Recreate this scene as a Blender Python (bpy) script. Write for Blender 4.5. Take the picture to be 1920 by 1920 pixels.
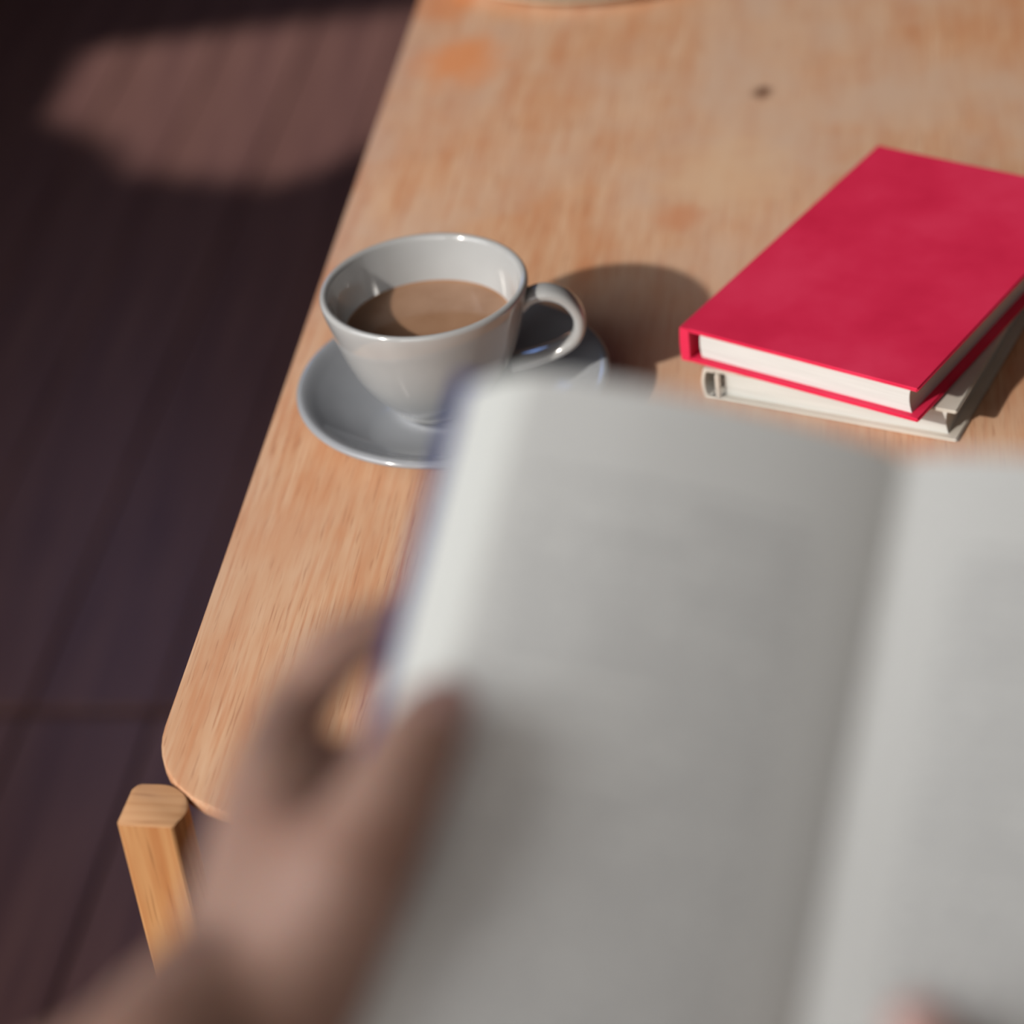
import bpy, bmesh, math, random
from mathutils import Vector, Matrix
random.seed(7)
S = bpy.context.scene
C = S.collection
for o in list(bpy.data.objects):
    bpy.data.objects.remove(o, do_unlink=True)

# ------------------------------------------------------------------ camera
F_PX = 4833.64
ROWS = [Vector((0.9878328291790681, 0.11971480551036423, -0.09927067511452517)),
        Vector((0.010883855774211124, 0.5835353841221428, 0.8120147764424668)),
        Vector((-0.1551381425683707, 0.8032153016589256, -0.5751324507462581))]
CAM = Vector((0.0, 0.0, 1.40425))
cd = bpy.data.cameras.new('camera')
cam = bpy.data.objects.new('camera', cd)
C.objects.link(cam)
m3 = Matrix((ROWS[0], ROWS[1], -ROWS[2])).transposed()
cam.matrix_world = Matrix.Translation(CAM) @ m3.to_4x4()
cd.sensor_fit = 'HORIZONTAL'
cd.sensor_width = 36.0
cd.lens = F_PX * 36.0 / 1920.0
cd.clip_start = 0.02
cd.dof.use_dof = True
cd.dof.focus_distance = 1.075
cd.dof.aperture_fstop = 4.7
cd.dof.aperture_blades = 0
S.camera = cam


def at(px, py, depth):
    """point in the room that the photograph shows at (px, py), depth metres along the view axis"""
    return CAM + (ROWS[0] * ((px - 960) / F_PX) + ROWS[1] * (-(py - 960) / F_PX) + ROWS[2]) * depth


# ------------------------------------------------------------------ world, sun, windows' daylight, added near fill, exposure
W = bpy.data.worlds.new('world')
S.world = W
W.use_nodes = True
W.node_tree.nodes['Background'].inputs[0].default_value = (0.42, 0.58, 0.95, 1)
W.node_tree.nodes['Background'].inputs[1].default_value = 0.6
SUN = Vector((75.0, 83.5, -67.0)).normalized()
sl = bpy.data.lights.new('sun', 'SUN')
sl.energy = 3.25
sl.color = (1.0, 0.925, 0.835)
sl.angle = math.radians(1.6)
so = bpy.data.objects.new('sun', sl)
so.rotation_euler = SUN.to_track_quat('-Z', 'Y').to_euler()
so.location = (-4, -4, 5)
C.objects.link(so)


def area_light(name, loc, direction, sx, sz, power, color):
    l = bpy.data.lights.new(name, 'AREA')
    l.shape = 'RECTANGLE'
    l.size = sx
    l.size_y = sz
    l.energy = power
    l.color = color
    o = bpy.data.objects.new(name, l)
    o.location = loc
    o.rotation_euler = Vector(direction).to_track_quat('-Z', 'Y').to_euler()
    C.objects.link(o)
    return o


area_light('daylight_left', (-1.58, -0.2, 1.97), (1, 0, 0), 1.75, 1.7, 30, (1.0, 0.98, 0.94))
area_light('fill_near', (-0.30, -1.56, 1.9), (0, 1, 0), 1.7, 1.3, 22.5, (1.0, 0.985, 0.965))  # added fill before the solid near wall, brightens the held pages
area_light('daylight_far_left', (-1.58, 3.95, 1.95), (1, -0.12, -0.1), 0.7, 0.55, 3.2, (0.22, 0.42, 1.0))
S.view_settings.view_transform = 'Standard'
S.view_settings.look = 'None'
S.view_settings.gamma = 1.0
S.view_settings.use_curve_mapping = False
S.view_settings.exposure = 0.0
S.render.use_motion_blur = False


# ------------------------------------------------------------------ materials
def new_mat(name, rough=0.5, base=(0.8, 0.8, 0.8), spec=0.5, coat=0.0, sss=0.0):
    m = bpy.data.materials.new(name)
    m.use_nodes = True
    b = m.node_tree.nodes['Principled BSDF']
    b.inputs['Base Color'].default_value = (*base, 1)
    b.inputs['Roughness'].default_value = rough
    b.inputs['Specular IOR Level'].default_value = spec
    b.inputs['Coat Weight'].default_value = coat
    if sss:
        b.inputs['Subsurface Weight'].default_value = sss
        b.inputs['Subsurface Radius'].default_value = (0.012, 0.004, 0.002)
        b.inputs['Subsurface Scale'].default_value = 1.0
    return m, m.node_tree, b


def srgb(r, g, b):
    f = lambda c: ((c / 255) / 12.92 if c / 255 <= 0.04045 else (((c / 255) + 0.055) / 1.055) ** 2.4)
    return (f(r), f(g), f(b))


def N(nt, t, **kw):
    n = nt.nodes.new(t)
    for k, v in kw.items():
        setattr(n, k, v)
    return n


def noise(nt, vec, scale, detail=3, rough=0.5, mapping=None, rot=None):
    if mapping or rot:
        mp = N(nt, 'ShaderNodeMapping')
        if mapping:
            mp.inputs['Scale'].default_value = mapping
        if rot:
            mp.inputs['Rotation'].default_value = rot
        nt.links.new(vec, mp.inputs['Vector'])
        vec = mp.outputs[0]
    n = N(nt, 'ShaderNodeTexNoise')
    n.inputs['Scale'].default_value = scale
    n.inputs['Detail'].default_value = detail
    n.inputs['Roughness'].default_value = rough
    nt.links.new(vec, n.inputs['Vector'])
    return n.outputs['Fac']


def ramp(nt, fac, stops):
    r = N(nt, 'ShaderNodeValToRGB')
    e = r.color_ramp.elements
    while len(e) < len(stops):
        e.new(0.5)
    for el, (p, c) in zip(e, stops):
        el.position = p
        el.color = (*c, 1) if len(c) == 3 else c
    nt.links.new(fac, r.inputs[0])
    return r.outputs[0]


def mix(nt, fac, a, b, mode='MIX'):
    n = N(nt, 'ShaderNodeMix', data_type='RGBA', blend_type=mode)
    for sock, v in ((n.inputs[0], fac), (n.inputs[6], a), (n.inputs[7], b)):
        if isinstance(v, (int, float)):
            sock.default_value = v
        elif isinstance(v, tuple):
            sock.default_value = (*v, 1) if len(v) == 3 else v
        else:
            nt.links.new(v, sock)
    return n.outputs[2]


def bump(nt, b, h, strength, dist=0.001):
    n = N(nt, 'ShaderNodeBump')
    n.inputs['Strength'].default_value = strength
    n.inputs['Distance'].default_value = dist
    nt.links.new(h, n.inputs['Height'])
    nt.links.new(n.outputs[0], b.inputs['Normal'])


def wood_mat(name, light, mid, orange, dark, along='Y', rough=0.42, worn=None, spots=(), fine=1.0, blotch=5.0):
    m, nt, b = new_mat(name, rough, spec=0.35)
    tc = N(nt, 'ShaderNodeTexCoord').outputs['Object']
    st = {'Y': (1, 0.035, 1), 'X': (0.035, 1, 1), 'Z': (1, 1, 0.035)}[along]
    st2 = {'Y': (1, 0.12, 1), 'X': (0.12, 1, 1), 'Z': (1, 1, 0.12)}[along]
    g1 = noise(nt, tc, 420 * fine, 3, 0.55, st)
    g2 = noise(nt, tc, 85 * fine, 3, 0.6, st2)
    g3 = noise(nt, tc, 900 * fine, 2, 0.6, st)
    c = ramp(nt, g2, [(0.32, orange), (0.48, mid), (0.68, light)])
    c = mix(nt, ramp(nt, g1, [(0.36, (0.8, 0.8, 0.8)), (0.52, (0, 0, 0))]), c, orange)
    c2 = mix(nt, ramp(nt, g3, [(0.30, (0.75, 0.75, 0.75)), (0.42, (0, 0, 0))]), c, dark)
    if worn:
        w = noise(nt, tc, blotch, 5, 0.62, (1.0, 0.8, 1))
        sx_ = N(nt, 'ShaderNodeSeparateXYZ')
        nt.links.new(tc, sx_.inputs[0])
        mr = N(nt, 'ShaderNodeMapRange')   # the middle of the table is worn paler than its end
        mr.inputs['From Min'].default_value = 0.85
        mr.inputs['From Max'].default_value = 1.25
        mr.inputs['To Min'].default_value = 0.25
        nt.links.new(sx_.outputs[1], mr.inputs['Value'])
        wm = N(nt, 'ShaderNodeMath', operation='MULTIPLY')
        nt.links.new(ramp(nt, w, [(0.42, (0, 0, 0)), (0.62, (0.9, 0.9, 0.9))]), wm.inputs[0])
        nt.links.new(mr.outputs[0], wm.inputs[1])
        c2 = mix(nt, wm.outputs[0], c2, worn)
        w2 = noise(nt, tc, 11.0, 3, 0.6, (1, 0.7, 1), (0, 0, 0.6))
        c2 = mix(nt, ramp(nt, w2, [(0.60, (0, 0, 0)), (0.80, (0.5, 0.5, 0.5))]), c2, orange)
    for (sx, sy, sr, col, k) in spots:
        dn = N(nt, 'ShaderNodeVectorMath', operation='DISTANCE')
        mp = N(nt, 'ShaderNodeMapping')
        mp.inputs['Scale'].default_value = (1, 0.8, 0)
        nt.links.new(tc, mp.inputs['Vector'])
        # a little noise makes the stain's outline uneven
        nz = N(nt, 'ShaderNodeTexNoise')
        nz.inputs['Scale'].default_value = 60
        nt.links.new(tc, nz.inputs['Vector'])
        ad = N(nt, 'ShaderNodeVectorMath', operation='MULTIPLY_ADD')
        nt.links.new(nz.outputs['Color'], ad.inputs[0])
        ad.inputs[1].default_value = (sr, sr, 0)
        nt.links.new(mp.outputs[0], ad.inputs[2])
        nt.links.new(ad.outputs[0], dn.inputs[0])
        dn.inputs[1].default_value = (sx + sr * 0.5, sy * 0.8 + sr * 0.5, 0)
        dv = N(nt, 'ShaderNodeMath', operation='DIVIDE')
        nt.links.new(dn.outputs['Value'], dv.inputs[0])
        dv.inputs[1].default_value = sr
        c2 = mix(nt, ramp(nt, dv.outputs[0], [(0.3, (k, k, k)), (1.0, (0, 0, 0))]), c2, col)
    nt.links.new(c2, b.inputs['Base Color'])
    bump(nt, b, g3, 0.12, 0.0006)
    return m


M_TABLE = wood_mat('pale_oak', srgb(206, 169, 138), srgb(198, 154, 120), srgb(190, 134, 97), srgb(158, 104, 72),
                   worn=srgb(194, 166, 145), blotch=6.5,
                   spots=[(-0.083, 1.316, 0.0085, srgb(90, 58, 42), 0.85),
                          (-0.262, 1.37, 0.035, srgb(212, 134, 78), 0.75),
                          (-0.10, 1.22, 0.045, srgb(206, 174, 142), 0.6),
                          (-0.285, 1.452, 0.030, srgb(205, 128, 74), 0.6),
                          (-0.12, 1.175, 0.016, srgb(190, 120, 80), 0.45),
                          (-0.03, 1.20, 0.018, srgb(190, 120, 80), 0.4)])
M_CHAIR = wood_mat('honey_beech', srgb(204, 156, 108), srgb(196, 144, 96), srgb(182, 122, 76), srgb(142, 94, 58), along='Z', fine=0.55)
M_CHAIR_END = wood_mat('honey_beech_end_grain', srgb(202, 158, 120), srgb(196, 150, 110), srgb(186, 138, 98), srgb(158, 112, 80), along='X', fine=0.8)
M_CHAIR_X = wood_mat('honey_beech_rail', srgb(204, 156, 108), srgb(196, 144, 96), srgb(182, 122, 76), srgb(142, 94, 58), along='X', fine=0.55)

M_FLOOR, nt, b = new_mat('dark_stained_oak', 0.36, spec=0.4)
tc = N(nt, 'ShaderNodeTexCoord').outputs['Object']
oi = N(nt, 'ShaderNodeObjectInfo').outputs['Random']
g = noise(nt, tc, 40, 4, 0.6, (1, 0.06, 1))
g2 = noise(nt, tc, 6, 3, 0.5, (1, 0.25, 1))
c = ramp(nt, g, [(0.3, srgb(112, 80, 80)), (0.6, srgb(150, 112, 106)), (0.8, srgb(170, 130, 120))])
c = mix(nt, ramp(nt, g2, [(0.4, (0, 0, 0)), (0.7, (0.5, 0.5, 0.5))]), c, srgb(126, 92, 84))
c = mix(nt, ramp(nt, oi, [(0.0, (0, 0, 0)), (1.0, (0.45, 0.45, 0.45))]), c, srgb(112, 80, 78))
nt.links.new(c, b.inputs['Base Color'])
bump(nt, b, g, 0.1, 0.001)
M_GAP, _, _ = new_mat('dark_subfloor', 0.9, srgb(22, 16, 16))
M_WALL, nt, b = new_mat('dark_panelled_wall', 0.8, srgb(92, 74, 66))
c = ramp(nt, noise(nt, N(nt, 'ShaderNodeTexCoord').outputs['Object'], 3, 4), [(0.3, srgb(78, 62, 56)), (0.7, srgb(104, 84, 74))])
nt.links.new(c, b.inputs['Base Color'])
M_TRIM, _, _ = new_mat('weathered_trim', 0.7, srgb(80, 62, 52))


def glaze(name, col, coat=0.6):
    m, nt, b = new_mat(name, 0.12, col, spec=0.5, coat=coat)
    b.inputs['Coat Roughness'].default_value = 0.06
    g = noise(nt, N(nt, 'ShaderNodeTexCoord').outputs['Object'], 40, 2)
    c = ramp(nt, g, [(0.3, tuple(x * 0.96 for x in col)), (0.7, tuple(min(1, x * 1.04) for x in col))])
    nt.links.new(c, b.inputs['Base Color'])
    return m


M_CUP = glaze('pale_grey_glaze', srgb(166, 168, 169), 0.6)
M_SAUCER = glaze('grey_blue_glaze', srgb(148, 152, 158), 0.5)
M_PLATE = glaze('cream_glaze', srgb(232, 214, 184))
M_COFFEE, nt, b = new_mat('milky_coffee', 0.09, srgb(178, 122, 80), spec=0.5)
g = noise(nt, N(nt, 'ShaderNodeTexCoord').outputs['Object'], 55, 3)
nt.links.new(ramp(nt, g, [(0.3, srgb(150, 114, 88)), (0.7, srgb(166, 131, 105))]), b.inputs['Base Color'])
M_COFFEE_FOAM, _, _ = new_mat('coffee_foam', 0.3, srgb(206, 160, 118))


def cloth_mat(name, col, dark, light):
    m, nt, b = new_mat(name, 0.62, col, spec=0.3)
    tc = N(nt, 'ShaderNodeTexCoord').outputs['Object']
    g = noise(nt, tc, 18, 4, 0.6)
    f = noise(nt, tc, 1800, 2, 0.5)
    c = ramp(nt, g, [(0.32, dark), (0.5, col), (0.72, light)])
    # faint pale scuffs
    sc = noise(nt, tc, 55, 4, 0.7, (1, 0.3, 1), (0, 0, 0.5))
    c = mix(nt, ramp(nt, sc, [(0.68, (0, 0, 0)), (0.82, (0.35, 0.35, 0.35))]), c, light)
    nt.links.new(c, b.inputs['Base Color'])
    bump(nt, b, f, 0.25, 0.0003)
    return m


M_RED = cloth_mat('crimson_book_cloth', srgb(212, 40, 78), srgb(203, 32, 70), srgb(220, 54, 90))
M_CREAM = cloth_mat('cream_book_cloth', srgb(198, 193, 183), srgb(190, 185, 174), srgb(206, 202, 193))
M_BLUE = cloth_mat('navy_cover_card', srgb(52, 66, 150), srgb(44, 56, 134), srgb(62, 78, 164))
M_HOLLOW, _, _ = new_mat('spine_lining', 0.9, srgb(120, 60, 60))


def paper_edges(name, col, axis):
    m, nt, b = new_mat(name, 0.75, col, spec=0.15)
    tc = N(nt, 'ShaderNodeTexCoord').outputs['Object']
    g = noise(nt, tc, 2600, 1, 0.5, (0.01, 0.01, 1) if axis == 'Z' else (0.02, 0.02, 1))
    c = ramp(nt, g, [(0.3, tuple(x * 0.86 for x in col)), (0.6, col)])
    nt.links.new(c, b.inputs['Base Color'])
    return m


M_PAGES = paper_edges('white_page_edges', srgb(204, 208, 207), 'Z')
M_PAGES2 = paper_edges('off_white_page_edges', srgb(200, 203, 200), 'Z')
M_FORE, nt, b = new_mat('held_book_page_edges', 0.8, srgb(238, 239, 232), spec=0.1)

# printed page: UV in metres, u outward from the gutter, v down from the top edge
M_PRINT, nt, b = new_mat('printed_page', 0.8, srgb(236, 236, 232), spec=0.1)
uv = N(nt, 'ShaderNodeUVMap').outputs[0]
sp = N(nt, 'ShaderNodeSeparateXYZ')
nt.links.new(uv, sp.inputs[0])


def mth(op, a, bb=None, cc=None):
    n = N(nt, 'ShaderNodeMath', operation=op)
    for i, v in enumerate((a, bb, cc)):
        if v is None:
            continue
        if isinstance(v, (int, float)):
            n.inputs[i].default_value = v
        else:
            nt.links.new(v, n.inputs[i])
    return n.outputs[0]


U, V = sp.outputs[0], sp.outputs[1]
row = mth('FRACT', mth('DIVIDE', V, 0.0046))
line = mth('MULTIPLY', mth('GREATER_THAN', row, 0.36), mth('LESS_THAN', row, 0.74))
rown = mth('FLOOR', mth('DIVIDE', V, 0.0046))
cv = N(nt, 'ShaderNodeCombineXYZ')
nt.links.new(mth('MULTIPLY', U, 200.0), cv.inputs[0])
nt.links.new(mth('MULTIPLY', rown, 7.31), cv.inputs[1])
wn = N(nt, 'ShaderNodeTexNoise')
wn.inputs['Scale'].default_value = 1.6
wn.inputs['Detail'].default_value = 2
nt.links.new(cv.outputs[0], wn.inputs['Vector'])
words = mth('GREATER_THAN', wn.outputs['Fac'], 0.42)
lv = N(nt, 'ShaderNodeCombineXYZ')
nt.links.new(mth('MULTIPLY', U, 1500.0), lv.inputs[0])
nt.links.new(mth('MULTIPLY', V, 900.0), lv.inputs[1])
ln = N(nt, 'ShaderNodeTexNoise')
ln.inputs['Scale'].default_value = 1.0
ln.inputs['Detail'].default_value = 1
nt.links.new(lv.outputs[0], ln.inputs['Vector'])
words = mth('MULTIPLY', words, mth('GREATER_THAN', ln.outputs['Fac'], 0.45))
wl = N(nt, 'ShaderNodeTexWhiteNoise', noise_dimensions='1D')
nt.links.new(rown, wl.inputs['W'])
rag = mth('MULTIPLY_ADD', mth('GREATER_THAN', wl.outputs['Value'], 0.8), -0.035, 0.078)
inside = mth('MULTIPLY', mth('MULTIPLY', mth('GREATER_THAN', U, 0.016), mth('LESS_THAN', U, rag)),
             mth('MULTIPLY', mth('GREATER_THAN', V, 0.024), mth('LESS_THAN', V, 0.168)))
ink = mth('MULTIPLY', mth('MULTIPLY', line, words), inside)
c = mix(nt, mth('MULTIPLY', ink, 0.45), srgb(236, 236, 231), srgb(70, 66, 84))
nt.links.new(c, b.inputs['Base Color'])

M_SKIN, nt, b = new_mat('skin', 0.45, srgb(206, 152, 132), spec=0.35, sss=0.25)
tc = N(nt, 'ShaderNodeTexCoord').outputs['Object']
g = noise(nt, tc, 40, 4, 0.6)
nt.links.new(ramp(nt, g, [(0.3, srgb(176, 134, 116)), (0.5, srgb(186, 148, 131)), (0.7, srgb(196, 160, 143))]), b.inputs['Base Color'])
bump(nt, b, noise(nt, tc, 500, 2, 0.5), 0.15, 0.0005)
M_NAIL, _, _ = new_mat('fingernail', 0.25, srgb(222, 178, 166), spec=0.5)
M_SHIRT = cloth_mat('grey_jersey', srgb(70, 70, 76), srgb(60, 60, 66), srgb(80, 80, 86))


# ------------------------------------------------------------------ mesh helpers
def mesh_obj(name, verts, faces, mat, parent=None, smooth=False, bevel=0.0, segs=2, uvs=None):
    me = bpy.data.meshes.new(name)
    me.from_pydata([tuple(v) for v in verts], [], faces)
    bm = bmesh.new()
    bm.from_mesh(me)
    if uvs:
        ly = bm.loops.layers.uv.new('UVMap')
        bm.verts.ensure_lookup_table()
        for f in bm.faces:
            for l in f.loops:
                l[ly].uv = uvs[l.vert.index]
    if bevel:
        bmesh.ops.bevel(bm, geom=[e for e in bm.edges if len(e.link_faces) == 2 and e.calc_face_angle(0) > 0.5], offset=bevel, segments=segs, affect='EDGES', clamp_overlap=True)
    bmesh.ops.recalc_face_normals(bm, faces=bm.faces)
    bm.to_mesh(me)
    bm.free()
    for m in (mat if isinstance(mat, (list, tuple)) else [mat]):
        me.materials.append(m)
    if smooth:
        me.shade_smooth()
        if smooth is not True:
            me.set_sharp_from_angle(angle=math.radians(smooth))
    o = bpy.data.objects.new(name, me)
    C.objects.link(o)
    if parent:
        o.parent = parent
    return o


def box(name, lo, hi, mat, parent=None, bevel=0.0, segs=2):
    x0, y0, z0 = lo
    x1, y1, z1 = hi
    v = [(x0, y0, z0), (x1, y0, z0), (x1, y1, z0), (x0, y1, z0), (x0, y0, z1), (x1, y0, z1), (x1, y1, z1), (x0, y1, z1)]
    f = [(0, 3, 2, 1), (4, 5, 6, 7), (0, 1, 5, 4), (1, 2, 6, 5), (2, 3, 7, 6), (3, 0, 4, 7)]
    return mesh_obj(name, v, f, mat, parent, smooth=(40 if bevel else False), bevel=bevel, segs=segs)


def prism(name, poly, z0, z1, mat, parent=None, bevel=0.0, segs=2, rings=None, smooth=35):
    """poly: outline (x, y); rings: optional list of (z, inset scale fn)"""
    n = len(poly)
    v = [(x, y, z0) for x, y in poly] + [(x, y, z1) for x, y in poly]
    f = [tuple(range(n))[::-1], tuple(range(n, 2 * n))] + [(i, (i + 1) % n, n + (i + 1) % n, n + i) for i in range(n)]
    return mesh_obj(name, v, f, mat, parent, smooth=smooth, bevel=bevel, segs=segs)


def empty(name, loc, label, cat, rz=0.0, group=None):
    o = bpy.data.objects.new(name, None)
    o.empty_display_size = 0.05
    o.location = loc
    o.rotation_euler = (0, 0, rz)
    o['label'] = label
    o['category'] = cat
    if group:
        o['group'] = group
    C.objects.link(o)
    return o


def catmull(pts, sub=4):
    out = []
    n = len(pts)
    for i in range(n - 1):
        p0, p1, p2, p3 = pts[max(i - 1, 0)], pts[i], pts[i + 1], pts[min(i + 2, n - 1)]
        for k in range(sub):
            t = k / sub
            out.append(tuple(0.5 * ((2 * b_) + (-a_ + c_) * t + (2 * a_ - 5 * b_ + 4 * c_ - d_) * t * t + (-a_ + 3 * b_ - 3 * c_ + d_) * t ** 3)
                             for a_, b_, c_, d_ in zip(p0, p1, p2, p3)))
    out.append(tuple(pts[-1]))
    return out


def lathe(name, prof, mat, parent=None, segs=96, smooth=True):
    v, f = [], []
    idx = []
    for r, z in prof:
        if r < 1e-6:
            idx.append([len(v)])
            v.append((0, 0, z))
        else:
            idx.append(list(range(len(v), len(v) + segs)))
            v += [(r * math.cos(2 * math.pi * k / segs), r * math.sin(2 * math.pi * k / segs), z) for k in range(segs)]
    for a, b_ in zip(idx, idx[1:]):
        for k in range(segs):
            k2 = (k + 1) % segs
            if len(a) == 1 and len(b_) == 1:
                continue
            if len(a) == 1:
                f.append((a[0], b_[k], b_[k2]))
            elif len(b_) == 1:
                f.append((a[k], a[k2], b_[0]))
            else:
                f.append((a[k], a[k2], b_[k2], b_[k]))
    return mesh_obj(name, v, f, mat, parent, smooth=smooth)


def structure(o):
    o['kind'] = 'structure'
    return o


# ------------------------------------------------------------------ room
floor = structure(box('floor', (-1.7, -1.7, -0.06), (3.1, 5.1, -0.014), M_GAP))
random.seed(11)
pw = 0.118
x = -1.6
while x < 2.98:
    for (y0, y1) in ((-1.6, 1.6615), (1.6745, 4.98)):
        dz = random.uniform(-0.0006, 0.0006)
        p = box('floorboard', (0, 0, -0.014), (pw - 0.0025, y1 - y0, 0), M_FLOOR, floor, bevel=0.0012, segs=1)
        p.location = (x, y0, dz)
    x += pw


def wall(name, boxes_, mat=M_WALL):
    v, f = [], []
    for lo, hi in boxes_:
        k = len(v)
        x0, y0, z0 = lo
        x1, y1, z1 = hi
        v += [(x0, y0, z0), (x1, y0, z0), (x1, y1, z0), (x0, y1, z0), (x0, y0, z1), (x1, y0, z1), (x1, y1, z1), (x0, y1, z1)]
        f += [tuple(k + i for i in q) for q in ((0, 3, 2, 1), (4, 5, 6, 7), (0, 1, 5, 4), (1, 2, 6, 5), (2, 3, 7, 6), (3, 0, 4, 7))]
    return structure(mesh_obj(name, v, f, mat))


XL0, XL1 = -1.7, -1.6
wall('wall_left', [((XL0, -1.7, 0), (XL1, -1.1, 3.0)),
                   ((XL0, -1.1, 0), (XL1, 0.7, 1.1)), ((XL0, -1.1, 2.85), (XL1, 0.7, 3.0)),
                   ((XL0, 0.7, 0), (XL1, 1.5, 3.0)),
                   ((XL0, 1.5, 0), (XL1, 2.5, 0.42)), ((XL0, 1.5, 1.35), (XL1, 2.5, 3.0)),
                   ((XL0, 2.5, 0), (XL1, 3.45, 3.0)), ((XL0, 3.45, 0), (XL1, 4.45, 1.55)), ((XL0, 3.45, 2.35), (XL1, 4.45, 3.0)),
                   ((XL0, 4.45, 0), (XL1, 5.1, 3.0))])
wall('wall_near', [((-1.7, -1.7, 0), (3.1, -1.6, 3.0))])
wall('wall_far', [((-1.7, 5.0, 0), (3.1, 5.1, 3.0))])
wall('wall_right', [((3.0, -1.6, 0), (3.1, 5.0, 3.0))])
wall('ceiling', [((-1.7, -1.7, 3.0), (3.1, 5.1, 3.1))])


def frame(name, y0, y1, z0, z1):
    t = 0.05
    root = empty(name, (XL0 + 0.05, (y0 + y1) / 2, z0), 'dark window frame in the left wall', 'window')
    del root['label'], root['category']
    root['kind'] = 'structure'
    a, b_ = XL0 - 0.01 - root.location.x, XL1 + 0.01 - root.location.x
    oy, oz = root.location.y, root.location.z
    for nm, lo, hi in (('window_sill', (a, y0 - 0.04, z0 - t), (b_ + 0.05, y1 + 0.04, z0)),
                       ('window_head', (a, y0 - t, z1), (b_, y1 + t, z1 + t)),
                       ('jamb', (a, y0 - t, z0), (b_, y0, z1)),
                       ('jamb', (a, y1, z0), (b_, y1 + t, z1))):
        box(nm, (lo[0], lo[1] - oy, lo[2] - oz), (hi[0], hi[1] - oy, hi[2] - oz), M_TRIM, root, bevel=0.004)
    return root


frame('window_1', -1.1, 0.7, 1.1, 2.85)
frame('window_2', 1.5, 2.5, 0.42, 1.35)
frame('window_3', 3.45, 4.45, 1.55, 2.35)


def sloped_board(name, pts):
    """unseen board added outside the low window to shape the sun patch (outline in y, z)"""
    n = len(pts)
    v = [(-1.78, y, z) for y, z in pts] + [(-1.74, y, z) for y, z in pts]
    f = [tuple(range(n)), tuple(range(n, 2 * n))[::-1]] + [(i, (i + 1) % n, n + (i + 1) % n, n + i) for i in range(n)]
    return structure(mesh_obj(name, v, f, M_TRIM))


def sh(y, z):  # from the wall plane to the boards' plane, back along the sunlight
    return (y - 0.638 * 0.28, z + 0.512 * 0.28)


sloped_board('sun_blocker_1', [sh(2.78, 0.47), sh(2.78, 1.9), sh(1.35, 1.9), sh(1.35, 1.50), sh(2.06, 0.835), sh(2.44, 0.466), sh(2.48, 0.28), sh(2.78, 0.28)])  # boards added out of view, trimming the sunlight that reaches the floor
sloped_board('sun_blocker_2', [sh(2.48, 0.42), sh(2.29, 0.44), sh(2.07, 0.545), sh(1.946, 0.585), sh(1.64, 0.79), sh(1.60, 1.40), sh(1.30, 1.40), sh(1.30, 0.0), sh(2.48, 0.0)])

# ------------------------------------------------------------------ table
TX0, TX1, TY0, TY1, TR = -0.301, 0.95, 0.714, 2.55, 0.0554


def rounded(x0, x1, y0, y1, r, k=14):
    p = []
    for cx, cy, a0 in ((x1 - r, y0 + r, -90), (x1 - r, y1 - r, 0), (x0 + r, y1 - r, 90), (x0 + r, y0 + r, 180)):
        for i in range(k + 1):
            a = math.radians(a0 + 90 * i / k)
            p.append((cx + r * math.cos(a), cy + r * math.sin(a)))
    return p


table = empty('table', (TX0, TY0, 0), 'pale worn oak table with rounded corners, carrying the cup and books', 'table')
rings = [(0.0, 0.75), (0.0012, 0.7495), (0.0, 0.7485)]
prof = [(0.0016, 0.75), (0.0005, 0.7496), (0.0, 0.7486), (0.0, 0.7445), (0.001, 0.743), (0.016, 0.729), (0.018, 0.728)]
v, f = [], []
for ins, z in prof:
    v += [(a - TX0, b_ - TY0, z) for a, b_ in rounded(TX0 + ins, TX1 - ins, TY0 + ins, TY1 - ins, TR - ins)]
n = len(v) // len(prof)
f.append(tuple(range(n)))
for k in range(len(prof) - 1):
    f += [(k * n + i, (k + 1) * n + i, (k + 1) * n + (i + 1) % n, k * n + (i + 1) % n) for i in range(n)]
f.append(tuple(range((len(prof) - 1) * n, len(prof) * n))[::-1])
# the tabletop's object coordinates are the room's, so the grain is laid out in place
top = mesh_obj('tabletop', [(a + TX0, b_ + TY0, c_) for a, b_, c_ in v], f, M_TABLE, table, smooth=35)
top.location = (-TX0, -TY0, 0)
W_, L_ = TX1 - TX0, TY1 - TY0
for lx in (0.09, W_ - 0.15):
    for ly in (0.56, L_ - 0.34):
        v = []
        for (s, z) in ((0.0, 0.728), (0.0, 0.62), (0.012, 0.0)):
            v += [(lx + s / 2, ly + s / 2, z), (lx + 0.06 - s / 2, ly + s / 2, z), (lx + 0.06 - s / 2, ly + 0.06 - s / 2, z), (lx + s / 2, ly + 0.06 - s / 2, z)]
        f = [(0, 1, 2, 3), (8, 11, 10, 9)] + [(k * 4 + i, k * 4 + (i + 1) % 4, k * 4 + 4 + (i + 1) % 4, k * 4 + 4 + i) for k in (0, 1) for i in range(4)]
        mesh_obj('leg', v, f, M_CHAIR, table, smooth=30, bevel=0.003)
for lo, hi in (((0.15, 0.13, 0.64), (W_ - 0.15, 0.15, 0.728)), ((0.15, L_ - 0.15, 0.64), (W_ - 0.15, L_ - 0.13, 0.728)),
               ((0.10, 0.18, 0.64), (0.12, L_ - 0.18, 0.728)), ((W_ - 0.12, 0.18, 0.64), (W_ - 0.10, L_ - 0.18, 0.728))):
    box('apron', lo, hi, M_CHAIR_X, table, bevel=0.002)

# ------------------------------------------------------------------ chair with its back to the near edge of the table
CH = Vector((-0.3066, 0.7104, 0))
chair = empty('chair', CH, 'honey coloured wooden chair at the near corner of the table, squared back post showing', 'chair', rz=math.radians(-3.4))


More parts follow.
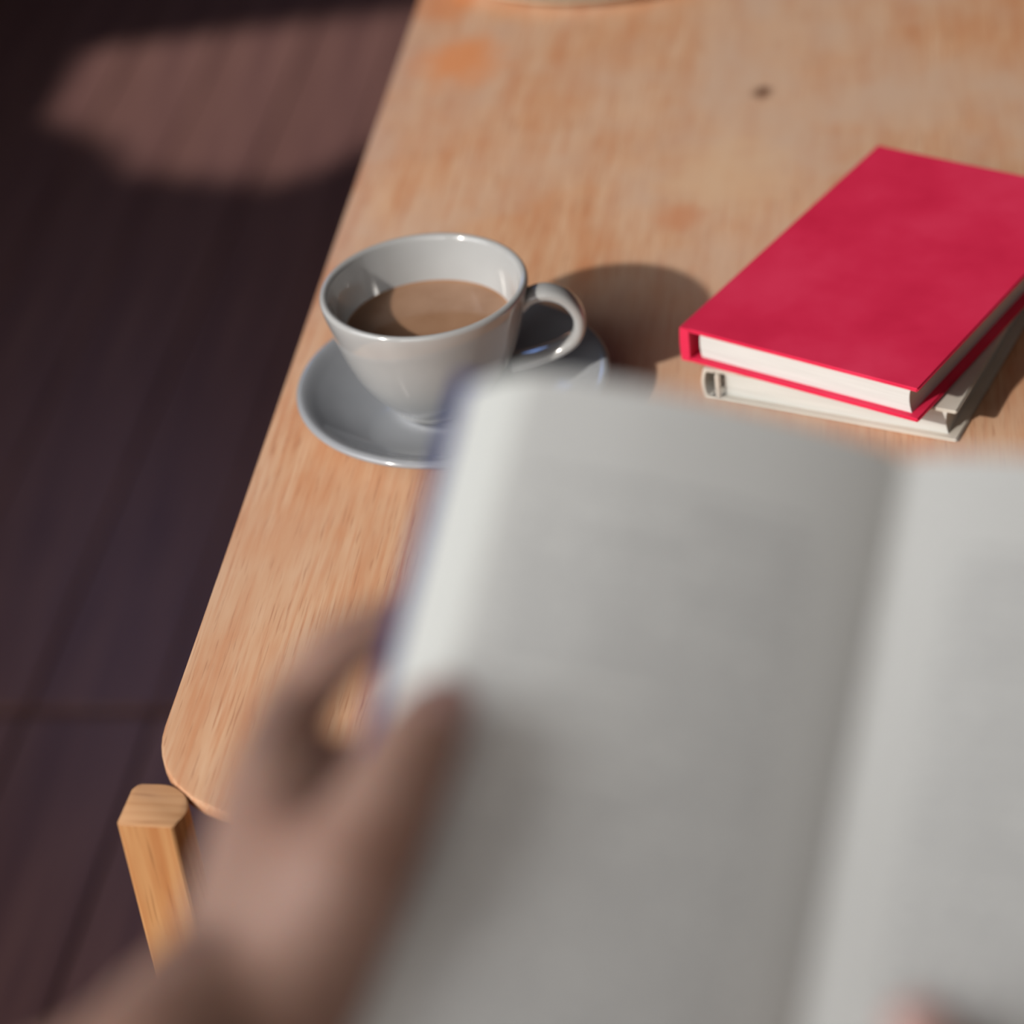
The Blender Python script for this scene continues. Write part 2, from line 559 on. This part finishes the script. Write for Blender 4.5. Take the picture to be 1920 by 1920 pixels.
def post(mirror):
    """back post: flat on its outer and near sides, rounded where it faces the table"""
    w, d = 0.0256, 0.0245
    poly = [(0.0015, 0.0), (w - 0.0036, 0.0), (w - 0.0026, 0.0006), (w - 0.0022, 0.0018)]
    cx, cy, rx, ry = 0.0105, 0.0105, w - 0.0105, d - 0.0105
    for i in range(15):
        a = math.radians(-28 + 118 * i / 14)
        poly.append((cx + rx * math.cos(a), cy + ry * math.sin(a)))
    poly += [(0.0030, d - 0.0003), (0.0012, d - 0.0015), (0.0, d - 0.004), (0.0, 0.0015)]
    n = len(poly)
    v = []
    levels = [(0.0, 0.0, 0.012), (0.45, 0.0, 0.0), (0.7475, 0.0, 0.0), (0.7489, 0.0, 0.0), (0.7493, 0.0, 0.0)]
    for k, (z, ox, oy) in enumerate(levels):
        ins = 0.06 if k == 4 else 0.0
        for (px, py) in poly:
            qx, qy = px + (w / 2 - px) * ins, py + (d / 2 - py) * ins
            if mirror:
                qx = w - qx
            v.append((qx + ox, qy - oy, z))
    f = [tuple(range(n)), tuple(range(4 * n, 5 * n))[::-1]]
    for k in range(4):
        f += [(k * n + i, k * n + (i + 1) % n, (k + 1) * n + (i + 1) % n, (k + 1) * n + i) for i in range(n)]
    return v, f


CW = 0.40
for side in (0, 1):
    v, f = post(side)
    p = mesh_obj('back_post', v, f, [M_CHAIR, M_CHAIR_END], chair, smooth=28)
    for pl in p.data.polygons:
        if pl.center.z > 0.7489:
            pl.material_index = 1
    p.location = (CW * side - (0.0 if not side else 0.0256), 0, 0)


def curved_rail(name, z0, z1, depth, thick):
    v, f = [], []
    K = 16
    for i in range(K + 1):
        t = i / K
        xx = 0.024 + t * (CW - 0.048)
        yy = 0.010 - depth * 4 * t * (1 - t)
        v += [(xx, yy, z0), (xx, yy + thick, z0), (xx, yy + thick, z1), (xx, yy, z1)]
    for i in range(K):
        a = i * 4
        f += [(a, a + 4, a + 5, a + 1), (a + 1, a + 5, a + 6, a + 2), (a + 2, a + 6, a + 7, a + 3), (a + 3, a + 7, a + 4, a)]
    f += [(0, 1, 2, 3), (K * 4, K * 4 + 3, K * 4 + 2, K * 4 + 1)]
    return mesh_obj(name, v, f, M_CHAIR_X, chair, smooth=35)


curved_rail('backrest_rail', 0.60, 0.67, 0.028, 0.010)
curved_rail('backrest_rail', 0.50, 0.54, 0.020, 0.010)
v = []
SW = 0.37
prism('seat', [(0.0, 0.012), (CW, 0.012), (CW + 0.01, 0.06), (CW + 0.01, 0.39), (CW - 0.02, 0.42), (0.02, 0.42), (-0.01, 0.39), (-0.01, 0.06)], 0.44, 0.462, M_CHAIR_X, chair, bevel=0.006, segs=3)
for lx in (0.005, CW - 0.035):
    v = []
    for (s, z) in ((0.0, 0.44), (0.008, 0.0)):
        v += [(lx + s / 2, 0.36 + s / 2, z), (lx + 0.03 - s / 2, 0.36 + s / 2, z), (lx + 0.03 - s / 2, 0.39 - s / 2, z), (lx + s / 2, 0.39 - s / 2, z)]
    mesh_obj('leg', v, [(0, 1, 2, 3), (4, 7, 6, 5), (0, 4, 5, 1), (1, 5, 6, 2), (2, 6, 7, 3), (3, 7, 4, 0)], M_CHAIR, chair, smooth=30, bevel=0.002)
for lo, hi in (((0.025, 0.36, 0.20), (CW - 0.025, 0.375, 0.225)), ((0.006, 0.02, 0.16), (0.020, 0.37, 0.185)), ((CW - 0.020, 0.02, 0.16), (CW - 0.006, 0.37, 0.185))):
    box('stretcher', lo, hi, M_CHAIR_X, chair, bevel=0.002)

# ------------------------------------------------------------------ saucer and cup
saucer = lathe('saucer', [(r / 1000, z / 1000) for r, z in catmull(
    [(0, 5.1), (18, 5.1), (22.5, 5.1), (24.5, 5.2), (26, 5.7), (27.5, 5.7), (29.5, 5.1), (34, 5.3), (44, 6.8), (54, 9.8), (62, 13.5), (67.0, 16.4), (69.6, 17.7), (71.6, 18.1),
     (73.2, 17.2), (73.4, 15.9), (72.0, 14.4), (66, 11.4), (55, 6.9), (44, 3.6), (34, 2.4), (30, 1.8), (29, 0.2), (28, 0.0), (26, 0.2), (25.4, 1.8), (12, 2.0), (0, 2.0)], 4)], M_SAUCER, segs=128)
saucer.location = (-0.2130, 0.9986, 0.7501)
saucer['label'] = 'grey glazed saucer under the coffee cup near the table edge'
saucer['category'] = 'saucer'

cup = empty('coffee_cup', (-0.2206, 0.9972, 0.7562), 'pale grey glazed cup of milky coffee with a looped handle', 'cup', rz=math.radians(0))
lathe('bowl', [(r / 1000, z / 1000) for r, z in catmull(
    [(0, 1.6), (17, 1.6), (19, 0.6), (20.5, 0.0), (21.8, 0.4), (22.6, 2.2), (25.5, 5.6), (31.2, 12.5), (36.8, 22), (41.0, 33), (44.4, 45), (46.9, 55), (47.7, 59.6), (47.6, 61.2), (46.7, 62.2),
     (45.2, 62.1), (44.0, 60.9), (43.0, 57.0), (40.2, 46), (36.8, 36), (32.6, 26), (29, 15), (20, 8.5), (10, 6.4), (0, 6.0)], 4)], M_CUP, cup, segs=128)
# handle: flat ribbon swept along a loop in the cup's x-z plane
path = catmull([(0.0440, 0, 0.0500), (0.0485, 0, 0.0538), (0.0560, 0, 0.0552), (0.0640, 0, 0.0518), (0.0690, 0, 0.0445), (0.0695, 0, 0.0370), (0.0665, 0, 0.0305), (0.0590, 0, 0.0252), (0.0490, 0, 0.0212), (0.0370, 0, 0.0180)], 5)
widths = lambda t: 0.0072 - 0.0018 * math.sin(math.pi * min(1, t * 1.1))
v, f = [], []
K = 16
for i, p in enumerate(path):
    a = Vector(path[max(i - 1, 0)])
    b_ = Vector(path[min(i + 1, len(path) - 1)])
    t = (b_ - a).normalized()
    nn = Vector((0, 1, 0)).cross(t).normalized()
    w_ = widths(i / (len(path) - 1))
    th = 0.0030
    for k in range(K):
        ang = 2 * math.pi * k / K
        ca, sa = math.cos(ang), math.sin(ang)
        ex = abs(ca) ** 0.7 * (1 if ca >= 0 else -1)
        ez = abs(sa) ** 0.8 * (1 if sa >= 0 else -1)
        v.append(Vector(p) + Vector((0, 1, 0)) * (w_ * ex) + nn * (th * ez))
for i in range(len(path) - 1):
    f += [(i * K + k, i * K + (k + 1) % K, (i + 1) * K + (k + 1) % K, (i + 1) * K + k) for k in range(K)]
f += [tuple(range(K)), tuple(range((len(path) - 1) * K, len(path) * K))[::-1]]
h = mesh_obj('handle', v, f, M_CUP, cup, smooth=60)
h.rotation_euler = (0, 0, math.radians(2))
lathe('coffee', [(r / 1000, z / 1000) for r, z in catmull([(0, 41.0), (20, 41.0), (36, 41.0), (38.2, 41.1), (38.9, 41.6), (39.2, 41.8), (38.9, 40), (36.5, 34), (0, 34)], 2)], M_COFFEE, cup, segs=96)

# ------------------------------------------------------------------ plate beyond the top of the picture
plate = lathe('plate', [(r / 1000, z / 1000) for r, z in catmull([(0, 4), (60, 4), (78, 5), (92, 6.4), (106, 8.8), (110, 9.4), (111, 8.8), (108, 7.2), (92, 3.6), (78, 1.4), (70, 0), (66, 0), (64, 1.8), (0, 1.8)], 4)], M_PLATE, segs=96)
plate.location = (-0.199, 1.5400, 0.7501)
plate['label'] = 'cream plate at the far side of the table, only its rim edge showing'
plate['category'] = 'plate'


# ------------------------------------------------------------------ the two closed books
def closed_book(name, loc, rz, w, l, t, cov, spine_t, cloth, pages, label, inset=0.0038, hollow=0.0035, joint=False, curve=0.0):
    root = empty(name, loc, label, 'book', rz)
    # spine on x = 0, tail edge (towards the camera) on y = 0
    bv = min(cov * 0.38, 0.0007)
    box('front_cover', (0.0 + spine_t * 0.5, 0, t - cov), (w, l, t), cloth, root, bevel=bv)
    box('back_cover', (0.0 + spine_t * 0.5, 0, 0), (w, l, cov), cloth, root, bevel=bv)
    # spine: slightly rounded outside
    v, f = [], []
    K = 12
    pr = []
    bulge = 0.0005 + curve
    for i in range(K + 1):
        a = i / K
        pr.append((-bulge * math.sin(math.pi * a), t * a))
    inner = [(spine_t, t - 0.0002), (spine_t, 0.0002)]
    if joint:  # thin curved spine, hollow behind it
        inner = [(0.0014 - bulge * math.sin(math.pi * a), max(0.0016, min(t - 0.0016, t * a))) for a in (1, .8, .6, .4, .2, 0)]
        inner = [(spine_t, t - 0.0002), (spine_t, t - 0.0016)] + inner + [(spine_t, 0.0016), (spine_t, 0.0002)]
    poly = pr + inner
    n = len(poly)
    v = [(a, 0.0002, b_) for a, b_ in poly] + [(a, l - 0.0002, b_) for a, b_ in poly]
    f = [tuple(range(n)), tuple(range(n, 2 * n))[::-1]] + [(i, (i + 1) % n, n + (i + 1) % n, n + i) for i in range(n)]
    mesh_obj('spine', v, f, cloth, root, smooth=35)
    # page block with a rounded back and a concave fore edge
    v, f = [], []
    K = 10
    z0, z1 = cov, t - cov
    x0, x1 = spine_t + hollow, w - inset - 0.0012
    left, right = [], []
    for i in range(K + 1):
        a = i / K
        z = z0 + (z1 - z0) * a
        left.append((x0 + 0.0008 * (1 - 4 * a * (1 - a)), z))
        right.append((x1 - 0.0012 * 4 * a * (1 - a), z))
    poly = left + right[::-1]
    n = len(poly)
    v = [(a, inset, b_) for a, b_ in poly] + [(a, l - inset, b_) for a, b_ in poly]
    f = [tuple(range(n)), tuple(range(n, 2 * n))[::-1]] + [(i, (i + 1) % n, n + (i + 1) % n, n + i) for i in range(n)]
    mesh_obj('page_block', v, f, pages, root, smooth=35)
    # lining at the back of the hollow, between spine and page block
    box('spine_lining', (spine_t + 0.0006, inset + 0.006, z0), (x0 + 0.001, l - inset - 0.006, z1), M_HOLLOW if not joint else pages, root)
    return root


RZ_R = -0.47979
red = closed_book('hardback_book', (-0.1068, 1.0091, 0.7672), RZ_R, 0.1215, 0.1941, 0.0177, 0.0019, 0.0046, M_RED, M_PAGES,
                  'crimson cloth hardback book lying askew on top of the cream book')
RZ_W = math.atan2(0.9625 - 1.0021, 0.0174 + 0.0968)
white = closed_book('hardback_book', (-0.0964, 1.0019, 0.7501), RZ_W, 0.1209, 0.1900, 0.0168, 0.0016, 0.0050, M_CREAM, M_PAGES2,
                    'cream cloth hardback book lying on the table underneath the crimson book', hollow=0.0030, joint=True, curve=0.0010)
# raised lip of the cream book's joint at the tail of the spine
box('cover_joint', (0.0055, -0.0006, 0.0012), (0.0078, 0.0022, 0.0150), M_CREAM, white, bevel=0.0006)

# ------------------------------------------------------------------ the open book in the reader's hands
GT = at(1696, 856, 0.565)
GB = at(1503, 1920, 0.510)
UP = (GT - GB).normalized()
mid = (GT + GB) / 2
nv = (CAM - mid)
nv = (nv - UP * nv.dot(UP)).normalized()
RT = UP.cross(nv).normalized()
if RT.dot(ROWS[0]) < 0:
    RT = -RT
LEN = 0.184
ALEFT, ARIGHT = math.radians(2), math.radians(7)


def bk(side, xx, hh, down):
    """book frame -> room: side -1 left / +1 right, xx outward, hh toward the reader, down from the top edge"""
    a = ALEFT if side < 0 else ARIGHT
    d = RT * side * math.cos(a) + nv * math.sin(a)
    n_ = nv * math.cos(a) - RT * side * math.sin(a)
    return GT + d * xx + n_ * hh - UP * down


borigin = GT - UP * LEN
book = empty('open_book', borigin, 'open book with white pages and navy cover held up in two hands', 'book')


def book_part(name, verts, faces, mat, smooth=True, uvs=None):
    vv = [p - borigin for p in verts]
    return mesh_obj(name, vv, faces, mat, book, smooth=smooth, uvs=uvs)


PL = [(0, 0), (2, 1.4), (6, 3.0), (14, 5.1), (26, 7.1), (42, 8.5), (57, 8.8), (70, 7.9), (80, 6.8), (84, 6.2)]
PR = [(0, 0), (2, 0.8), (6, 2.2), (12, 3.8), (22, 5.6), (34, 6.8), (48, 7.4), (62, 7.2), (76, 6.6), (88, 5.7), (91, 5.0)]
for side, P_, fe in ((-1, PL, (98.5, -7.5)), (1, PR, (101, -7.5))):
    top_ = catmull([(a, b_, 0) for a, b_ in P_], 4)
    top_ = [(a / 1000, b_ / 1000) for a, b_, _ in top_]
    R_ = 24
    # printed top page, a thin sheet over the block
    v, f, uvs = [], [], []
    s = 0
    nn_ = len(top_)
    for j in range(R_ + 1):
        dn = LEN * j / R_
        s = 0
        for i, (a, b_) in enumerate(top_):
            if i:
                s += math.hypot(a - top_[i - 1][0], b_ - top_[i - 1][1])
            v.append(bk(side, a, b_ + 0.0004, dn))
            uvs.append((s, dn))
    for j in range(R_):
        for i in range(nn_ - 1):
            f.append((j * nn_ + i, j * nn_ + i + 1, (j + 1) * nn_ + i + 1, (j + 1) * nn_ + i))
    book_part('printed_page', v, f, M_PRINT, uvs=uvs)
    # block of pages below it, its fore edge fanned out towards the cover
    fe = (fe[0] / 1000, fe[1] / 1000)
    edge = [(top_[-1][0] + (fe[0] - top_[-1][0]) * k / 8, top_[-1][1] + (fe[1] - top_[-1][1]) * k / 8 + 0.0012 * math.sin(math.pi * k / 8)) for k in range(1, 9)]
    poly = top_ + edge + [(0.012, -0.0085), (0.0, -0.0095)]
    n = len(poly)
    v = [bk(side, a, b_, 0.0) for a, b_ in poly] + [bk(side, a, b_, LEN) for a, b_ in poly]
    f = [tuple(range(n)), tuple(range(n, 2 * n))[::-1]] + [(i, (i + 1) % n, n + (i + 1) % n, n + i) for i in range(n)]
    book_part('page_block', v, f, M_FORE, smooth=30)
# cover: left board, spine, right board in one bent sheet
sec = [(-1, 0.1018, -0.0080), (-1, 0.0550, -0.0092), (-1, 0.0140, -0.0100), (-1, 0.0085, -0.0130), (1, 0.0, -0.0185), (1, 0.0085, -0.0130), (1, 0.0140, -0.0100), (1, 0.0550, -0.0092), (1, 0.1065, -0.0080)]
v = []
for th in (0.0, -0.0019):
    for dn in (-0.0035, LEN + 0.0035):
        v += [bk(sd, a, b_ + th - 0.0002, dn) for sd, a, b_ in sec]
n = len(sec)
f = []
for i in range(n - 1):
    f += [(i, i + 1, n + i + 1, n + i), (2 * n + i, 3 * n + i, 3 * n + i + 1, 2 * n + i + 1),
          (i, 2 * n + i, 2 * n + i + 1, i + 1), (n + i, n + i + 1, 3 * n + i + 1, 3 * n + i)]
f += [(0, n, 3 * n, 2 * n), (n - 1, 3 * n - 1, 4 * n - 1, 2 * n - 1)]
book_part('cover', v, f, M_BLUE, smooth=30)

# ------------------------------------------------------------------ the reader: arms and hands grown as one surface
bmh = bmesh.new()


def capsule(p, q, r0, r1, segs=14):
    p, q = Vector(p), Vector(q)
    ax = (q - p)
    L = ax.length
    if L < 1e-6:
        ax, L = Vector((0, 0, 1)), 1e-6
    ax = ax.normalized()
    u = ax.orthogonal().normalized()
    w_ = ax.cross(u)
    rings_ = []
    for i in range(1, 5):
        a = math.pi / 2 * (1 - i / 4)
        rings_.append((-r0 * math.sin(a), r0 * math.cos(a)))
    for i in range(4):
        a = math.pi / 2 * i / 4
        rings_.append((L + r1 * math.sin(a), r1 * math.cos(a)))
    prev = None
    first = bmh.verts.new(p - ax * r0)
    for (d, r) in rings_:
        ring = [bmh.verts.new(p + ax * d + u * (r * math.cos(2 * math.pi * k / segs)) + w_ * (r * math.sin(2 * math.pi * k / segs))) for k in range(segs)]
        for k in range(segs):
            if prev is None:
                bmh.faces.new((first, ring[(k + 1) % segs], ring[k]))
            else:
                bmh.faces.new((prev[k], prev[(k + 1) % segs], ring[(k + 1) % segs], ring[k]))
        prev = ring
    last = bmh.verts.new(q + ax * r1)
    for k in range(segs):
        bmh.faces.new((prev[k], prev[(k + 1) % segs], last))


def chain(pts):
    for (p, r0), (q, r1) in zip(pts, pts[1:]):
        capsule(p, q, r0 / 1000, r1 / 1000)


def on_book(side, hh, px, py):
    """where the ray of a photo point meets the plane hh above (or below) the book's left or right half"""
    p0 = bk(side, 0.05, hh, 0.05)
    n_ = (bk(side, 0.05, hh + 0.01, 0.05) - p0).normalized()
    d = at(px, py, 1.0) - CAM
    return CAM + d * ((p0 - CAM).dot(n_) / d.dot(n_))


def over(px, py, r_, side=-1, hh=0.0088):
    return (on_book(side, hh + r_ / 1000, px, py), r_)


def under(px, py, r_, side=-1, hh=-0.0128):
    return (on_book(side, hh - r_ / 1000, px, py), r_)


# left hand: thumb over the page, four fingers behind the cover
Lw = at(405, 2050, 0.500)
thumb = [over(560, 1820, 15.5, hh=-0.008), over(650, 1648, 13.5, hh=0.0030), over(724, 1505, 11.0, hh=0.0085), over(790, 1385, 9.4), over(815, 1342, 8.0, hh=0.0080)]
idx = [(at(508, 1480, 0.543), 10.5), (at(550, 1330, 0.568), 8.0), under(635, 1215, 7.4), under(775, 1150, 6.2)]
mdl = [(at(495, 1570, 0.543), 10.8), under(585, 1480, 8.4), under(700, 1430, 7.6), under(840, 1400, 6.6)]
rng = [(at(485, 1665, 0.541), 10.5), under(575, 1600, 8.2), under(690, 1560, 7.4), under(830, 1535, 6.4)]
pky = [(at(475, 1770, 0.537), 9.5), under(550, 1720, 7.2), under(640, 1690, 6.4), under(750, 1680, 5.6)]
for ch in (thumb, idx, mdl, rng, pky):
    chain(ch)
for (kp, kr) in (idx[0], mdl[0], rng[0], pky[0]):
    chain([(Lw, 17), (kp, kr)])
chain([(idx[0][0], 11), (mdl[0][0], 11), (rng[0][0], 10.5), (pky[0][0], 10)])
chain([(Lw, 17), (thumb[0][0], 16), (at(525, 1640, 0.525), 12)])
chain([(thumb[0][0], 15), (idx[0][0], 11)])          # web between thumb and forefinger
chain([(pky[0][0], 10), (at(375, 1925, 0.503), 18), (at(275, 2060, 0.487), 20)])
chain([(thumb[1][0], 11), (at(515, 1585, 0.530), 10.5)])
Lelbow = Vector((-0.36, 0.17, 1.030))
Lsh = Vector((-0.185, -0.13, 1.17))
chain([(Lw, 21), (at(262, 2085, 0.488), 21), (Lw.lerp(Lelbow, 0.4), 25), (Lw.lerp(Lelbow, 0.75), 36), (Lelbow, 38)])
chain([(Lelbow, 38), (Lelbow.lerp(Lsh, 0.5), 42), (Lsh, 50)])
# right hand: thumb on the foot of the right page, fingers behind
rt = [(at(2140, 2560, 0.455), 15), (at(1985, 2330, 0.462), 12), over(1850, 2120, 9.5, 1, 0.011), over(1765, 2000, 8.6, 1), over(1732, 1942, 7.8, 1)]
Rw = at(2330, 2860, 0.46)
chain([(Rw, 19)] + rt)
for j, (dx, dy, s_) in enumerate(((0, 0, 1), (95, 40, 1.05), (190, 90, 1.0), (280, 170, 0.85))):
    k0 = under(2230 + dx * 0.9, 2400 + dy, 10.5, 1, -0.018)[0]
    k1 = under(2080 + dx, 2250 + dy, 8.4, 1, -0.016)[0]
    k2 = under(1940 + dx, 2140 + dy, 7.4, 1)[0]
    k3 = under(1840 + dx, 2080 + dy, 6.4, 1)[0]
    chain([(Rw, 17), (k0, 10.5 * s_), (k1, 8.4 * s_), (k2, 7.4 * s_), (k3, 6.4 * s_)])
chain([(rt[0][0], 14), (at(2230, 2370, 0.520), 11)])
Relbow = Vector((0.34, 0.14, 0.99))
Rsh = Vector((0.185, -0.13, 1.17))
chain([(Rw, 20), (Rw.lerp(Relbow, 0.4), 28), (Rw.lerp(Relbow, 0.75), 36), (Relbow, 38)])
chain([(Relbow, 38), (Relbow.lerp(Rsh, 0.5), 42), (Rsh, 50)])
# shoulders and chest behind the camera join the two arms
chain([(Lsh, 52), (Vector((-0.07, -0.15, 1.20)), 60), (Vector((0.07, -0.15, 1.20)), 60), (Rsh, 52)])
for sx_ in (-0.10, -0.05, 0, 0.05, 0.10):
    chain([(Vector((sx_, -0.16, 1.16)), 75), (Vector((sx_ * 0.9, -0.17, 0.95)), 82)])
bmesh.ops.recalc_face_normals(bmh, faces=bmh.faces)
pme = bpy.data.meshes.new('person')
bmh.to_mesh(pme)
bmh.free()
raw = bpy.data.objects.new('raw_person', pme)
C.objects.link(raw)
rm = raw.modifiers.new('r', 'REMESH')
rm.mode = 'VOXEL'
rm.voxel_size = 0.0024
rm.use_smooth_shade = True
sm = raw.modifiers.new('s', 'SMOOTH')
sm.factor = 0.6
sm.iterations = 9
bpy.context.view_layer.update()
dg = bpy.context.evaluated_depsgraph_get()
body = bpy.data.meshes.new_from_object(raw.evaluated_get(dg))
bpy.data.objects.remove(raw, do_unlink=True)
body.name = 'person'
body.materials.clear()
body.materials.append(M_SKIN)
body.shade_smooth()
person = bpy.data.objects.new('person', body)
C.objects.link(person)
person['label'] = 'person reading, bare hands holding the open book, left thumb on the page'
person['category'] = 'person'


def nail(tip, prev, facing, r, w_):
    """thumbnail: a small curved plate lying on the back of the thumb's last joint"""
    ax = (tip - prev).normalized()
    n_ = (facing - ax * facing.dot(ax)).normalized()
    sd = ax.cross(n_)
    v, f = [], []
    A, B = 8, 8
    for lay in (0.0, -0.0006):
        for i in range(A + 1):
            for j in range(B + 1):
                t = i / A
                s = (j / B - 0.5) * 2
                ww = w_ * (1 - 0.25 * max(0, (t - 0.6) / 0.4) ** 2 - 0.15 * max(0, (0.3 - t) / 0.3))
                ang = s * ww / r
                v.append(tip + ax * (-0.007 + 0.0125 * t - 0.0012 * s * s) + n_ * ((r + 0.0002 + lay - 0.0010 * t * t) * math.cos(ang)) + sd * ((r + lay) * math.sin(ang)))
    k = (A + 1) * (B + 1)
    for i in range(A):
        for j in range(B):
            a = i * (B + 1) + j
            f += [(a, a + 1, a + B + 2, a + B + 1), (k + a, k + a + B + 1, k + a + B + 2, k + a + 1)]
    ring = [j for j in range(B + 1)] + [i * (B + 1) + B for i in range(1, A + 1)] + [A * (B + 1) + j for j in range(B - 1, -1, -1)] + [i * (B + 1) for i in range(A - 1, 0, -1)]
    for a, b_ in zip(ring, ring[1:] + ring[:1]):
        f.append((a, b_, k + b_, k + a))
    return mesh_obj('thumbnail', v, f, M_NAIL, person, smooth=60)


nail(thumb[-1][0], thumb[-2][0], (CAM - thumb[-1][0]).normalized() + RT * 0.2, 0.0082, 0.0062)
nail(rt[-1][0], rt[-2][0], (CAM - rt[-1][0]).normalized() - RT * 0.2, 0.0076, 0.0060)

# short-sleeved grey shirt over chest, shoulders and upper arms
bmh = bmesh.new()
chain([(Lsh, 58), (Vector((-0.07, -0.15, 1.20)), 66), (Vector((0.07, -0.15, 1.20)), 66), (Rsh, 58)])
for sx_ in (-0.10, -0.05, 0, 0.05, 0.10):
    chain([(Vector((sx_, -0.16, 1.16)), 82), (Vector((sx_ * 0.9, -0.17, 0.94)), 90)])
for s_, e_ in ((Lsh, Lelbow), (Rsh, Relbow)):
    chain([(s_, 57), (s_.lerp(e_, 0.45), 50)])
bmesh.ops.recalc_face_normals(bmh, faces=bmh.faces)
tme = bpy.data.meshes.new('shirt')
bmh.to_mesh(tme)
bmh.free()
raw = bpy.data.objects.new('raw_shirt', tme)
C.objects.link(raw)
rm = raw.modifiers.new('r', 'REMESH')
rm.mode = 'VOXEL'
rm.voxel_size = 0.005
rm.use_smooth_shade = True
sm = raw.modifiers.new('s', 'SMOOTH')
sm.iterations = 6
bpy.context.view_layer.update()
dg = bpy.context.evaluated_depsgraph_get()
shirt_me = bpy.data.meshes.new_from_object(raw.evaluated_get(dg))
bpy.data.objects.remove(raw, do_unlink=True)
shirt_me.materials.clear()
shirt_me.materials.append(M_SHIRT)
shirt_me.shade_smooth()
shirt = bpy.data.objects.new('shirt', shirt_me)
C.objects.link(shirt)
shirt.parent = person
shirt['label'] = 'grey short-sleeved shirt'
